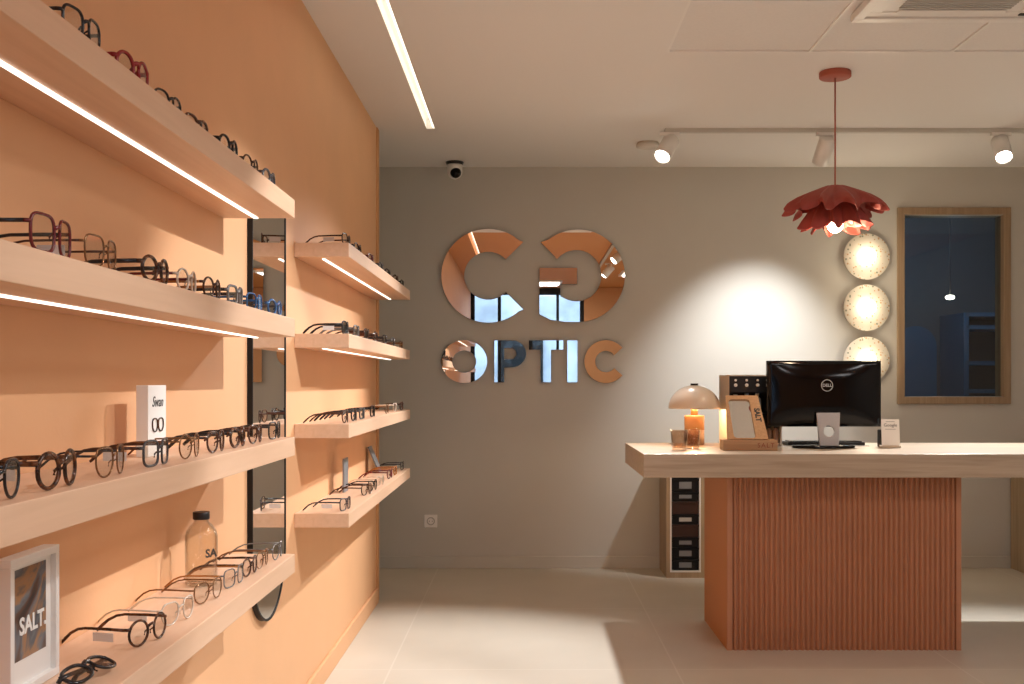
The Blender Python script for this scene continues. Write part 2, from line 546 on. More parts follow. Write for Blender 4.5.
# ceiling: cream in front, terracotta over the entrance, a slot for the light line along the left
SX0, SX1, SY1 = -0.548, -0.503, 5.84
Y_OR = 3.82
TX0, TY1 = 0.60, 4.48          # suspended tile field
t = 0.12
bm = bmesh.new()
box(bm, -1.3, SX0, Y_OR, BACK + 0.1, CEIL, CEIL + t)
box(bm, SX0, SX1, SY1, BACK + 0.1, CEIL, CEIL + t)
box(bm, SX1, TX0, Y_OR, BACK + 0.1, CEIL, CEIL + t)
box(bm, TX0, XR + 0.1, TY1, BACK + 0.1, CEIL, CEIL + t)
box(bm, SX0 - 0.01, SX1 + 0.01, YF, SY1, CEIL + 0.055, CEIL + t)   # slot roof
struct(finish('ceiling', bm, M['ceiling']))
bm = bmesh.new()
box(bm, -1.3, SX0, YF - 0.1, Y_OR, CEIL, CEIL + t)
box(bm, SX1, TX0, YF - 0.1, Y_OR, CEIL, CEIL + t)
box(bm, TX0, XR + 0.1, YF - 0.1, Y_OR - 0.02, CEIL + 0.006, CEIL + t)
struct(finish('ceiling.001', bm, M['ceiling_orange']))
bm = bmesh.new()
box(bm, TX0, XR + 0.1, Y_OR - 0.02, TY1, CEIL + 0.006, CEIL + 0.05)
struct(finish('ceiling_tiles', bm, M['tile_panel']))
bm = bmesh.new()
k = 0
x = TX0
while x < XR:
    box(bm, x - 0.005, x + 0.005, Y_OR, TY1, CEIL - 0.001, CEIL + 0.008); x += 0.6
for y in (3.88, 4.48):
    box(bm, TX0, XR, y - 0.005, y + 0.005, CEIL - 0.0012, CEIL + 0.008)
struct(finish('trim_2', bm, M['white']))
sl = boxobj('led_line', (SX1 - 0.010, SX1 - 0.001, 0.2, SY1 - 0.01, CEIL + 0.004, CEIL + 0.040), M['slot'])
tag(sl, 'long glowing light line let into the ceiling along the orange wall', 'ceiling light')

# wood framed window in the rear wall, with the dark blue room behind it
win = thing('interior_window', 'wood-framed interior window onto a dark blue room, right of the disc lamps', 'window', (2.773, BACK, 1.065))
bm = bmesh.new()
hw, hh, fw = 0.3665, 1.272, 0.045
for b in ((-hw, hw, 0, fw), (-hw, hw, hh - fw, hh), (-hw, -hw + fw, fw, hh - fw), (hw - fw, hw, fw, hh - fw)):
    box(bm, b[0], b[1], -0.022, 0.115, b[2], b[3])
finish('window_frame', bm, M['frame_wood'], win, bevel=0.002)
boxobj('pane', (-hw + fw, hw - fw, 0.03, 0.036, fw, hh - fw), M['winglass'], win)
x0, x1, y0, y1, z0, z1 = 1.9, 4.3, BACK + 0.12, BACK + 1.9, 0.0, CEIL
for nm_, b_ in (('wall_beyond', (x0, x1, y1, y1 + 0.05, z0, z1)), ('wall_beyond', (x0 - 0.05, x0, y0, y1, z0, z1)),
                ('wall_beyond', (x1, x1 + 0.05, y0, y1, z0, z1)), ('floor_beyond', (x0, x1, y0, y1, z0 - 0.05, z0)),
                ('ceiling_beyond', (x0, x1, y0, y1, z1, z1 + 0.05))):
    struct(boxobj(nm_, b_, M['blue_dark']))
bm = bmesh.new()     # arched mirror leaning in that room
N_ = 16
pts = [(-0.17, 0)] + [(-0.17 * cos(pi * i / N_), 0.55 + 0.17 * sin(pi * i / N_)) for i in range(N_ + 1)] + [(0.17, 0)]
ar = shape2d('arched_panel', [pts], 0.02, M['blue_mid'], None, (3.22, BACK + 1.88, 0.95))
tag(ar, 'blue arched panel on the wall seen through the lower left of the interior window', 'panel')
cb = thing('cabinet', 'dark blue shelf unit seen through the right half of the interior window', 'cabinet', (3.80, BACK + 1.55, 0))
bm = bmesh.new()
for z in (0.0, 0.9, 1.12, 1.34, 1.62, 1.72):
    box(bm, -0.36, 0.36, -0.15, 0.33, z, z + 0.03)
box(bm, -0.38, -0.34, -0.15, 0.33, 0, 1.75); box(bm, 0.34, 0.38, -0.15, 0.33, 0, 1.75)
finish('carcass', bm, M['blue_mid'], cb)
pl = thing('lamp_reflection', 'tiny glowing bulb standing in for a lamp reflection in the middle of the interior window', 'lamp', (3.20, 8.0, CEIL))  # glowing bulb added in place of a lamp mirrored in the pane
bm = bmesh.new(); tube(bm, [(0, 0, 0), (0, 0, -0.4), (0, 0, -0.74)], 0.0025, 8)
finish('cord', bm, M['black'], pl)
bm = bmesh.new(); lathe(bm, [(0.001, -0.738), (0.026, -0.742), (0.034, -0.756), (0.030, -0.768), (0.001, -0.774)], 28)
finish('bulb', bm, M['bulb'], pl)
point_light('blue_room_fill', (3.15, BACK + 0.9, 2.3), 6, 0.05, (0.72, 0.86, 1.0))  # added light without a fixture, lifts the dark room beyond


# ------------------------------------------------------------------ sign letters (mirror polished)
S = 1 / (3.6 * 154.07)
def zx(v): return (420 + v / 3.6 - 526) / 154.07
def zz(v): return CAMZ - (210 + v / 3.6 - 382) / 154.07


def arc(cx, cy, rx, ry, a0, a1, n=40):
    return [(cx + rx * cos(radians(a0 + (a1 - a0) * i / n)), cy - ry * sin(radians(a0 + (a1 - a0) * i / n))) for i in range(n + 1)]


def cshape(cx, cy, R, r, ang, tip=1.06):
    out = arc(cx, cy, R, R, ang, 360 - ang, 64)
    inn = arc(cx, cy, r, r, 360 - ang + 2, ang - 2, 48)
    out[0] = (cx + R * tip * cos(radians(ang)), cy - R * 1.02 * sin(radians(ang)))
    out[-1] = (cx + R * tip * cos(radians(ang)), cy + R * 1.02 * sin(radians(ang)))
    return out + inn


def letter(ch, loops, label, depth=0.022):
    xs = [p[0] for l in loops for p in l]; ys = [p[1] for l in loops for p in l]
    cx, cy = (min(xs) + max(xs)) / 2, max(ys)
    lp = [[((p[0] - cx) * S, (cy - p[1]) * S) for p in l] for l in loops]
    o = shape2d('sign_letter', lp, depth, M['sign_mirror'], None, (zx(cx), BACK - 0.004 - depth / 2, zz(cy)), bevel=0.0)
    tag(o, label, 'sign letter', 'mirror sign letters on the rear wall')
    return o


letter('C', [cshape(246, 238, 168, 86, 45)], 'large mirror-finish letter C, upper left of the wall sign')
g_out = [(435, 118)] + arc(568, 238, 168, 166, 128, -90, 64) + [(520, 403), (470, 396), (430, 376), (430, 210), (565, 210), (565, 268), (505, 268), (505, 312)]
g_in = arc(562, 238, 90, 92, -118, 140, 48)
letter('G', [g_out + g_in + [(482, 166)]], 'large mirror-finish mirrored letter G beside the C of the wall sign')
letter('O', [arc(160, 546, 82, 77, 0, 354, 60), arc(160, 546, 43, 40, 0, 353, 50)], 'small mirror-finish letter O, first of the lower row')
letter('P', [[(268, 620), (268, 470)] + [(330, 470)] + arc(330, 518, 52, 48, 90, -90, 24) + [(303, 566), (303, 620)],
             [(303, 498), (303, 538)] + [(328, 538)] + arc(328, 518, 20, 20, -90, 90, 16)],
       'small mirror-finish letter P in the lower row of the sign')
letter('T', [[(392, 470), (515, 470), (515, 503), (471, 503), (471, 620), (435, 620), (435, 503), (392, 503)]], 'small mirror-finish letter T in the lower row of the sign')
letter('I', [[(530, 470), (566, 470), (566, 620), (530, 620)]], 'small mirror-finish letter I in the lower row of the sign')
letter('C', [cshape(668, 546, 77, 38, 40, 1.02)], 'small mirror-finish letter C ending the lower row of the sign')

# ------------------------------------------------------------------ wall shelves
XF = -0.626
TH = 0.05
ZS = [1.70, 1.378, 1.058, 0.742]
S1 = (0.55, 2.87); S2 = (3.747, 5.72)
ORD4 = ['topmost', 'second highest', 'third highest', 'lowest']
for sec, (ya, yb), nm, far in ((1, S1, 'long', 'nearest the camera'), (2, S2, 'short', 'by the rear wall')):
    for i, z in enumerate(ZS):
        s = thing('wall_shelf', '%s of the four %s peach wood shelves %s of the round-ended mirror' % (
            ORD4[i], nm, 'left' if sec == 1 else 'right'), 'shelf', (WL, (ya + yb) / 2, z - TH), 0, nm + ' display shelves on the orange wall')
        L2 = (yb - ya) / 2
        boxobj('board', (0.0005, XF - WL, -L2, L2, 0, TH), M['shelf'], s, bevel=0.0015)
        e0 = -L2 + 0.06
        boxobj('led_strip', (0.088, 0.098, e0, L2 - (0.012 if sec == 1 else 0.05), -0.003, 0.0), M['strip'], s)

# ------------------------------------------------------------------ tall wall mirror between the shelf sections
mr = thing('wall_mirror', 'tall narrow wall mirror with a rounded foot and thin black frame', 'mirror', (WL, 3.333, 0.46))
R_, H_ = 0.218, 1.33
def capsule(r, h, inset):
    rr = r - inset
    p = [(rr * cos(a), r + rr * sin(a)) for a in [pi + pi * i / 40 for i in range(41)]]
    p += [(rr, h - inset - 0.03), (rr - 0.03, h - inset), (-rr + 0.03, h - inset), (-rr, h - inset - 0.03)]
    return p
shape2d('mirror_frame', [capsule(R_, H_, 0), capsule(R_, H_, 0.007)], 0.016, M['blackframe'], mr, (0.0085, 0, 0), (pi / 2, 0, pi / 2))
shape2d('mirror_back', [capsule(R_, H_, 0.006)], 0.004, M['blackframe'], mr, (0.003, 0, 0), (pi / 2, 0, pi / 2))
shape2d('mirror_glass', [capsule(R_, H_, 0.007)], 0.003, M['mirror'], mr, (0.0125, 0, 0), (pi / 2, 0, pi / 2))


# ------------------------------------------------------------------ glasses
def outline(kind, w, h, n=28):
    pts = []
    for i in range(n):
        a = 2 * pi * i / n
        c, s = cos(a), sin(a)
        if kind == 'round':
            e = 1.0
        elif kind == 'square':
            e = 0.55
        elif kind == 'panto':
            e = 0.85 if s < 0 else 0.62
        else:
            e = 0.8
        x = math.copysign(abs(c) ** e, c) * w / 2
        z = math.copysign(abs(s) ** e, s) * h / 2
        if kind == 'panto' and s < 0:
            x *= 1 - 0.16 * abs(s)
        if kind == 'square' and s < 0:
            x *= 1 - 0.06 * abs(s)
        pts.append((x, z))
    return pts


GP = {}
def glasses_meshes(kind, thick, w, h):
    key = (kind, thick, w, h)
    if key in GP: return GP[key]
    gap = 0.018
    cy = gap / 2 + w / 2
    zc = h / 2 + thick
    ol = outline(kind, w, h)
    # front: two rims, bridge, end pieces; x = outwards, y = across
    bm = bmesh.new()
    for s in (-1, 1):
        tube(bm, [(0.0, s * cy + p[0], zc + p[1]) for p in ol], thick, 8, True, 1.0, Vector((1, 0, 0)))
    bz = zc + h * 0.16
    tube(bm, [(0, -gap / 2 - 0.0005, bz), (0.002, -gap / 4, bz + 0.0035), (0.003, 0, bz + 0.0045), (0.002, gap / 4, bz + 0.0035), (0, gap / 2 + 0.0005, bz)],
         thick * 1.0, 8, False, 1.3)
    hz = zc + h * 0.24
    for s in (-1, 1):
        tube(bm, [(0, s * (cy + w / 2 - 0.001), hz), (-0.001, s * (cy + w / 2 + 0.003), hz), (-0.006, s * (cy + w / 2 + 0.005), hz)], thick * 1.1, 8, False, 1.2)
        tube(bm, [(-0.002, s * (gap / 2 + 0.001), bz - 0.006), (-0.007, s * (gap / 2 - 0.001), bz - 0.010), (-0.007, s * (gap / 2 + 0.0), bz - 0.016)], thick * 0.7, 6)
    front = bm
    lens = []
    for s in (-1, 1):
        b2 = bmesh.new()
        a = [b2.verts.new((0.0006, s * cy + p[0] * 0.98, zc + p[1] * 0.98)) for p in ol]
        b = [b2.verts.new((-0.0006, s * cy + p[0] * 0.98, zc + p[1] * 0.98)) for p in ol]
        b2.faces.new(a); b2.faces.new(list(reversed(b)))
        for k in range(len(a)):
            b2.faces.new((a[k], a[(k + 1) % len(a)], b[(k + 1) % len(a)], b[k]))
        lens.append(b2)
    temple = []
    tw = thick * 0.75
    for s in (-1, 1):
        b2 = bmesh.new()
        y0 = s * (cy + w / 2 + 0.005)
        zt = 0.0025
        path = [(-0.006, y0, hz), (-0.04, y0 - s * 0.001, hz), (-0.085, y0 - s * 0.003, hz - 0.001), (-0.102, y0 - s * 0.005, hz - 0.004),
                (-0.118, y0 - s * 0.007, hz * 0.66), (-0.132, y0 - s * 0.009, hz * 0.32), (-0.141, y0 - s * 0.010, zt)]
        tube(b2, path, [tw, tw, tw * 0.9, tw * 0.9, tw, tw * 1.15, tw * 0.9], 8, False, 1.7)
        temple.append(b2)
    def mk(nm, b):
        for v in b.verts:      # the gentle face curve of a spectacle front
            v.co.x -= 0.14 * max(0.0, abs(v.co.y) - 0.008)
        bmesh.ops.recalc_face_normals(b, faces=b.faces)
        me = bpy.data.meshes.new(nm); b.to_mesh(me); b.free(); return me
    GP[key] = (mk('frame_front', front), [mk('lens', l) for l in lens], [mk('temple', q) for q in temple])
    return GP[key]


def link_part(name, me, m, parent, loc=(0, 0, 0), rot=(0, 0, 0)):
    me2 = me.copy() if me.materials else me
    me2.materials.clear(); me2.materials.append(m)
    o = bpy.data.objects.new(name, me2)
    COL.objects.link(o); o.parent = parent; o.location = loc; o.rotation_euler = rot
    return o


def make_glasses(x, y, z, rz, color, kind, thick, w, h, label, group, lens='lens', tagged=False, temple_color=None, rx=0.0):
    f, ls, ts = glasses_meshes(kind, thick, w, h)
    g = thing('glasses', label, 'glasses', (x, y, z + 0.0004), rz, group)
    link_part('frame_front', f, FR[color], g)
    for l in ls: link_part('lens', l, M[lens], g)
    for q in ts: link_part('temple', q, FR[temple_color or color], g)
    if tagged:
        bm = bmesh.new()
        box(bm, -0.075, -0.035, -0.0006, 0.0006, -0.0075, 0.0075)
        finish('price_tag', bm, M['price'], g, (0, -(0.009 + w + 0.0045), thick + h * 0.42))
    return g


NTH = ['first', 'second', 'third', 'fourth', 'fifth', 'sixth', 'seventh', 'eighth', 'ninth']
def row(shelf_i, sec, specs):
    z = ZS[shelf_i]
    nm = 'long' if sec == 1 else 'short'
    group = 'glasses on the %s %s shelf' % (ORD4[shelf_i], nm)
    for k, sp in enumerate(specs):
        px, color, kind, thick, w, h, rz = sp[:7]
        opt = sp[7] if len(sp) > 7 else {}
        xf = opt.pop('x', -0.650)
        y = -xf * 1060 / (526 - px)
        kn = {'round': 'round', 'square': 'square', 'panto': 'rounded-square', 'oval': 'oval'}[kind]
        lab = '%s %s glasses, %s pair from the left on the %s %s shelf' % (color, kn, NTH[k], ORD4[shelf_i], nm)
        make_glasses(xf, y, z, radians(rz), color, kind, thick, w, h, lab, group, **opt)


T1, T2, T3 = 0.0015, 0.0022, 0.0030
# topmost long shelf
row(0, 1, [(86, 'black', 'panto', T2, .046, .044, -4, {'x': -.646}), (136, 'red', 'round', T3, .045, .042, -6, {'x': -.648}),
           (171, 'black', 'oval', T2, .046, .036, -6, {'x': -.656}), (199, 'dark brown', 'oval', T3, .046, .034, -6, {'x': -.658}),
           (231, 'black', 'round', T3, .046, .042, -4, {'x': -.652}), (253, 'tortoiseshell', 'round', T2, .044, .040, -4, {'x': -.652}),
           (271, 'dark grey', 'round', T3, .044, .040, -2, {'x': -.650})])
# second long shelf
row(1, 1, [(57, 'dark red', 'square', T2, .056, .050, 2, {'x': -.640, 'temple_color': 'black'}), (106, 'bronze', 'square', T1, .055, .046, 2, {'x': -.640, 'temple_color': 'dark brown', 'tagged': True}),
           (159, 'tortoiseshell', 'round', T3, .048, .042, -2, {'x': -.642, 'temple_color': 'black'}), (190, 'clear', 'round', T2, .046, .042, 0, {'temple_color': 'dark red'}),
           (215, 'dark brown', 'round', T2, .048, .042, 0, {'temple_color': 'amber'}), (238, 'grey', 'square', T3, .048, .040, 0, {'temple_color': 'black'}),
           (257, 'blue', 'square', T2, .048, .038, -3), (277, 'blue', 'round', T3, .046, .038, -4, {'temple_color': 'dark grey'})])
# third long shelf
row(2, 1, [(1, 'black', 'panto', T2, .052, .048, 0, {'tagged': True}), (62, 'tortoiseshell', 'round', T3, .050, .048, 0, {'tagged': True}),
           (115, 'bronze', 'panto', T1, .052, .046, 2, {'temple_color': 'black'}), (160, 'dark grey', 'square', T2, .052, .044, 0, {'tagged': True, 'temple_color': 'dark brown'}),
           (193, 'bronze', 'round', T1, .050, .046, 0), (219, 'dark brown', 'panto', T2, .050, .042, 0, {'temple_color': 'black'}),
           (240.5, 'tortoiseshell', 'round', T3, .048, .042, 0, {'temple_color': 'black'}), (258, 'dark brown', 'panto', T2, .050, .042, 0),
           (277, 'black', 'square', T2, .050, .042, 0)])
# lowest long shelf
row(3, 1, [(151, 'tortoiseshell', 'round', T2, .046, .044, -14, {'x': -.668, 'tagged': True}), (181, 'clear', 'panto', T1, .048, .042, -12, {'x': -.668, 'tagged': True}),
           (211, 'bronze', 'panto', T1, .048, .042, -12, {'x': -.668}), (236.5, 'grey', 'square', T1, .048, .040, -6, {'x': -.662, 'temple_color': 'amber'}),
           (252, 'tortoiseshell', 'round', T2, .042, .040, -4, {'x': -.660}), (264.3, 'bronze', 'round', T1, .042, .040, -2, {'x': -.658}),
           (279.5, 'grey', 'round', T1, .042, .040, 0, {'x': -.650})])
# short shelves by the rear wall
row(0, 2, [(348, 'dark brown', 'panto', T2, .050, .042, -4, {'tagged': True}), (359, 'tortoiseshell', 'round', T3, .048, .040, -4),
           (372, 'dark red', 'square', T3, .048, .040, -2), (382, 'dark grey', 'round', T3, .048, .040, 0),
           (389, 'black', 'oval', T3, .048, .036, -4), (397, 'dark brown', 'round', T3, .048, .040, -4), (403, 'black', 'round', T3, .046, .040, 0)])
row(1, 2, [(347, 'black', 'square', T3, .052, .044, 0, {'lens': 'lens_dark', 'tagged': True}), (358, 'grey', 'square', T3, .048, .042, 0),
           (368, 'dark brown', 'panto', T3, .050, .042, 0, {'lens': 'lens_dark'}), (377, 'tortoiseshell', 'round', T3, .048, .042, 0),
           (386, 'black', 'panto', T3, .048, .042, 0), (394, 'dark grey', 'square', T2, .048, .042, 0), (402, 'bronze', 'round', T2, .046, .040, 0)])
row(2, 2, [(347, 'dark brown', 'panto', T2, .050, .044, 0), (355.5, 'black', 'round', T3, .048, .044, 0), (363.5, 'dark grey', 'square', T3, .048, .042, 0),
           (374, 'black', 'square', T3, .050, .044, 0), (388, 'bronze', 'round', T1, .048, .042, 0), (396, 'clear', 'panto', T2, .048, .042, 0),
           (402.5, 'tortoiseshell', 'round', T3, .046, .040, 0)])
row(3, 2, [(347, 'dark grey', 'square', T2, .050, .042, -8, {'tagged': True}), (368, 'tortoiseshell', 'panto', T2, .048, .042, -12),
           (374, 'black', 'panto', T2, .048, .042, -10), (381.5, 'clear', 'round', T1, .048, .040, -10), (391, 'dark red', 'round', T2, .048, .042, -4),
           (396.2, 'amber', 'round', T3, .044, .042, 0), (403.2, 'dark grey', 'square', T2, .046, .042, 0)])


def bake_tilt(g, rx, ry, rz):
    g.rotation_euler = (rx, ry, rz)


# the pair lying face up, temples folded behind it, at the bottom left
f, ls, ts = glasses_meshes('oval', T3, .052, .036)
fg = thing('glasses', 'black oval glasses lying face up with folded temples at the bottom left', 'glasses', (-0.662, 1.655, ZS[3] + 0.0135), 0, 'glasses on the lowest long shelf')
link_part('frame_front', f, FR['black'], fg)
for l in ls: link_part('lens', l, M['lens'], fg)
for s in (-1, 1):
    bm = bmesh.new()
    y0 = s * (0.009 + .052 + .004); hz = .018 + T3 + .0086
    xo = -0.006 - (0.004 if s > 0 else 0.0)
    path = [(xo, y0, hz), (xo - 0.002, y0 - s * 0.04, hz), (xo - 0.003, y0 - s * 0.085, hz - 0.002), (xo - 0.003, y0 - s * 0.105, hz - 0.009), (xo - 0.003, y0 - s * 0.122, hz - 0.021)]
    tube(bm, path, T3 * 0.8, 8, False, 1.7)
    finish('temple', bm, FR['black'], fg)
fg.rotation_euler = (0, radians(-68), radians(-8))

# ------------------------------------------------------------------ shelf props
# framed print on the lowest shelf
pf = thing('picture_frame', 'thick white frame with a dark agate print and white word, on the lowest shelf', 'picture frame', (-0.7705, 1.612, ZS[3] + 0.0005))
W2, HF, DF = 0.080, 0.206, 0.026
bm = bmesh.new()
bw = 0.012
for b in ((-W2, W2, 0, bw), (-W2, W2, HF - bw, HF), (-W2, -W2 + bw, bw, HF - bw), (W2 - bw, W2, bw, HF - bw)):
    box(bm, 0, DF, b[0], b[1], b[2], b[3])
finish('frame_border', bm, M['white'], pf, bevel=0.001)
boxobj('mat_board', (0.002, 0.017, -W2 + bw, W2 - bw, bw, HF - bw), M['white_matt'], pf)
boxobj('print', (0.017, 0.0178, -0.052, 0.050, 0.050, 0.186), M['agate'], pf)
text_obj('lettering', 'SALT.', 0.036, M['lettering'], pf, (0.0182, 0.006, 0.098), (pi / 2, 0, pi / 2), 0.0004, bold=0.0009)
# white card box on the third shelf
wb = thing('display_box', 'slim white eyewear card box with script lettering standing on the third shelf', 'display box', (-0.776, 2.145, ZS[2] + 0.0005))
boxobj('box_body', (0.006, 0.030, -0.052, 0.052, 0, 0.142), M['white_matt'], wb, bevel=0.001)
text_obj('lettering', 'Swan', 0.030, M['ink'], wb, (0.0306, 0, 0.108), (pi / 2, 0, pi / 2), 0.0003, shear=0.35)
bm = bmesh.new()
for s in (-1, 1):
    tube(bm, [(0.0312, s * 0.017 + p[0] * 0.55, 0.062 + p[1] * 0.55) for p in outline('panto', .052, .048)], 0.0016, 6, True, 1, Vector((1, 0, 0)))
tube(bm, [(0.0312, -0.004, 0.066), (0.0312, 0.004, 0.066)], 0.0014, 6)
finish('printed_glasses', bm, FR['tortoiseshell'], wb)
# bottle
bt = thing('bottle', 'clear glass bottle with a black cap standing behind the glasses, lowest shelf', 'bottle', (-0.745, 2.432, ZS[3] + 0.0005))
bm = bmesh.new()
prof = [(0.001, 0.004), (0.030, 0.003), (0.0345, 0.001), (0.036, 0.008), (0.036, 0.112), (0.033, 0.124), (0.024, 0.137), (0.0165, 0.144), (0.0155, 0.156)]
inner = [(0.013, 0.156), (0.014, 0.144), (0.022, 0.134), (0.031, 0.122), (0.0335, 0.111), (0.0335, 0.010), (0.001, 0.008)]
lathe(bm, prof + inner, 48)
finish('bottle_body', bm, M['bottle'], bt)
bm = bmesh.new(); lathe(bm, [(0.0185, 0.150), (0.019, 0.151), (0.019, 0.166), (0.018, 0.167)], 40)
finish('cap', bm, M['black'], bt)
text_obj('lettering', 'SA', 0.026, M['ink'], bt, (0.0295, -0.024, 0.075), (pi / 2, 0, radians(50)), 0.0003, bold=0.0007)
# small upright cards on the lowest short shelf
c1 = tag(boxobj('display_card', (-0.004, 0.004, -0.05, 0.05, 0, 0.142), M['labelgrey'], None, (-0.767, 4.50, ZS[3] + 0.0005), 0.001),
         'narrow grey display card standing upright on the lowest short shelf', 'display card', 'cards on the lowest short shelf')
c2 = tag(boxobj('display_card', (-0.004, 0.004, -0.05, 0.05, 0, 0.142), M['labelgrey'], None, (-0.752, 5.465, ZS[3] + 0.0025), 0.001, (0, radians(-23), 0)),
         'narrow grey display card leaning back against the orange wall on the lowest short shelf', 'display card', 'cards on the lowest short shelf')

# ------------------------------------------------------------------ counter
CT, CB, CX0, CX1, CY0, CY1 = 0.893, 0.790, 0.5126, 3.05, 4.62, 5.48
ctr = thing('reception_counter', 'long reception counter with pale oak slab top on a fluted terracotta base', 'counter', (1.43, 5.05, 0))
def loc_(x, y): return x - 1.43, y - 5.05
a0, b0 = loc_(CX0, CY0); a1, b1 = loc_(CX1, CY1)
boxobj('countertop', (a0, a1, b0, b1, CB, CT), M['oak'], ctr, bevel=0.002)
bx0, bx1, by0, by1 = 0.905, 1.957, 4.765, 5.376
a0, b0 = loc_(bx0, by0); a1, b1 = loc_(bx1, by1)
bm = bmesh.new(); box(bm, a0, a1, b0 + 0.012, b1, 0, CB)
finish('base_carcass', bm, M['terra_side'], ctr)
bm = bmesh.new()        # fluted skin
n = 43
fw_ = (a1 - a0 - 0.05) / n
prof = [(a0, 0.0)]
prof += [(a0 + 0.022, 0.0), (a0 + 0.024, 0.0115)]
x = a0 + 0.025
for k in range(n):
    for j in range(0, 7):
        q = j / 6
        prof.append((x + fw_ * (0.12 + 0.76 * q), 0.0115 - 0.012 * sin(pi * q) ** 0.8))
    x += fw_
prof += [(a1 - 0.024, 0.0115), (a1 - 0.022, 0.0), (a1, 0.0)]
lo = [bm.verts.new((p[0], b0 + p[1], 0.0)) for p in prof]
hi = [bm.verts.new((p[0], b0 + p[1], CB)) for p in prof]
for k in range(len(prof) - 1):
    bm.faces.new((lo[k], lo[k + 1], hi[k + 1], hi[k]))
lb = [bm.verts.new((a0, b0 + 0.0119, 0)), bm.verts.new((a1, b0 + 0.0119, 0))]
hb = [bm.verts.new((a0, b0 + 0.0119, CB)), bm.verts.new((a1, b0 + 0.0119, CB))]
bm.faces.new((lb[0], lo[0], hi[0], hb[0])); bm.faces.new((lo[-1], lb[1], hb[1], hi[-1])); bm.faces.new((lb[1], lb[0], hb[0], hb[1]))
bm.faces.new(lo[::-1] + lb); bm.faces.new(hi + hb[::-1])
finish('fluted_panel', bm, M['terra'], ctr)

# cabinets under the rear wall
cab = thing('storage_cabinet', 'low oak cabinet with an open niche of black cases, left of the counter base', 'cabinet', (1.17, 6.70, 0))
bm = bmesh.new()
W, D_, Hc = 0.305, 0.17, 0.80
box(bm, -W, W, -D_, D_ - 0.002, 0, 0.035)
box(bm, -W, W, -D_, D_ - 0.002, Hc - 0.03, Hc)
box(bm, -W, -W + 0.022, -D_, D_ - 0.002, 0.035, Hc - 0.03)
box(bm, -W + 0.022 + 0.19, W, -D_, D_ - 0.002, 0.035, Hc - 0.03)
finish('carcass', bm, M['cab_wood'], cab)
bm = bmesh.new()
nx0, nx1, nz0, nz1 = -W + 0.022, -W + 0.212, 0.035, Hc - 0.03
box(bm, nx0, nx0 + 0.010, -D_ - 0.002, D_ - 0.01, nz0, nz1)
box(bm, nx1 - 0.010, nx1, -D_ - 0.002, D_ - 0.01, nz0, nz1)
box(bm, nx0 + 0.010, nx1 - 0.010, -D_ - 0.002, D_ - 0.01, nz0, nz0 + 0.010)
box(bm, nx0 + 0.010, nx1 - 0.010, D_ - 0.014, D_ - 0.01, nz0 + 0.010, nz1)
finish('niche_liner', bm, M['white'], cab)
bxc = 1.17 + (nx0 + nx1) / 2
zb = nz0 + 0.0105
hts = [0.070, 0.072, 0.062, 0.080, 0.062, 0.080, 0.060, 0.080, 0.072]
kinds = ['g', 'g', 'b', 'n', 'l', 'n', 'b', 'g', 'l']
names = ['lowest', 'second from the bottom', 'third from the bottom', 'fourth from the bottom', 'fifth from the bottom',
         'sixth from the bottom', 'third from the top', 'second from the top', 'topmost']
for k, (h, kd) in enumerate(zip(hts, kinds)):
    g = thing('eyewear_case', '%s case, %s in the stack inside the oak cabinet niche' % ('dark brown-black' if kd == 'n' else 'black labelled', names[k]), 'case',
              (bxc, 6.70 - 0.03, zb), 0, 'cases stacked in the cabinet niche')
    bm = bmesh.new()
    w = 0.0815
    box(bm, -w, w, -0.135, 0.13, 0.002, h - 0.014)
    box(bm, -w - 0.002, w + 0.002, -0.138, 0.13, h - 0.014, h - 0.002)
    box(bm, -w + 0.01, w - 0.01, -0.13, 0.12, 0, 0.003)
    finish('case_body', bm, M['boxbrown'] if kd == 'n' else M['boxblack'], g, bevel=0.003)
    if kd != 'n':
        boxobj('label', (-0.038, 0.038, -0.1395, -0.1355, 0.018, h - 0.020), M['labellight'] if kd == 'l' else M['labelgrey'], g)
    zb += h
cab2 = thing('storage_cabinet', 'oak cabinet side standing at the far right against the rear wall', 'cabinet', (3.50, 6.70, 0))
bm = bmesh.new(); box(bm, -0.36, 0.36, -0.17, 0.168, 0, 0.80)
finish('carcass', bm, M['cab_wood'], cab2, bevel=0.002)
bm = bmesh.new(); box(bm, -0.355, -0.003, -0.186, -0.1701, 0.02, 0.785); finish('door', bm, M['cab_wood'], cab2, bevel=0.002)
bm = bmesh.new(); box(bm, 0.003, 0.355, -0.186, -0.1701, 0.02, 0.785); finish('door', bm, M['cab_wood'], cab2, bevel=0.002)

# ------------------------------------------------------------------ things on the counter
Z0 = CT + 0.0006
def cup(x, y, label, h=0.092, r0=0.032, r1=0.041):
    g = thing('glass_tumbler', label, 'tumbler', (x, y, Z0), 0, 'brown glass tumblers on the counter')
    bm = bmesh.new()
    lathe(bm, [(0.001, 0.0), (r0, 0.0), (r0 + 0.001, 0.004), (r1, h), (r1 - 0.002, h), (r0 - 0.001, 0.012), (0.001, 0.010)], 40)
    finish('glass_wall', bm, M['cupglass'], g)
    return g
cup(0.705, 4.875, 'brown glass tumbler at the front left of the counter')
cup(0.790, 5.03, 'brown glass tumbler half hidden behind the other, before the mushroom lamp', 0.088, 0.030, 0.036)

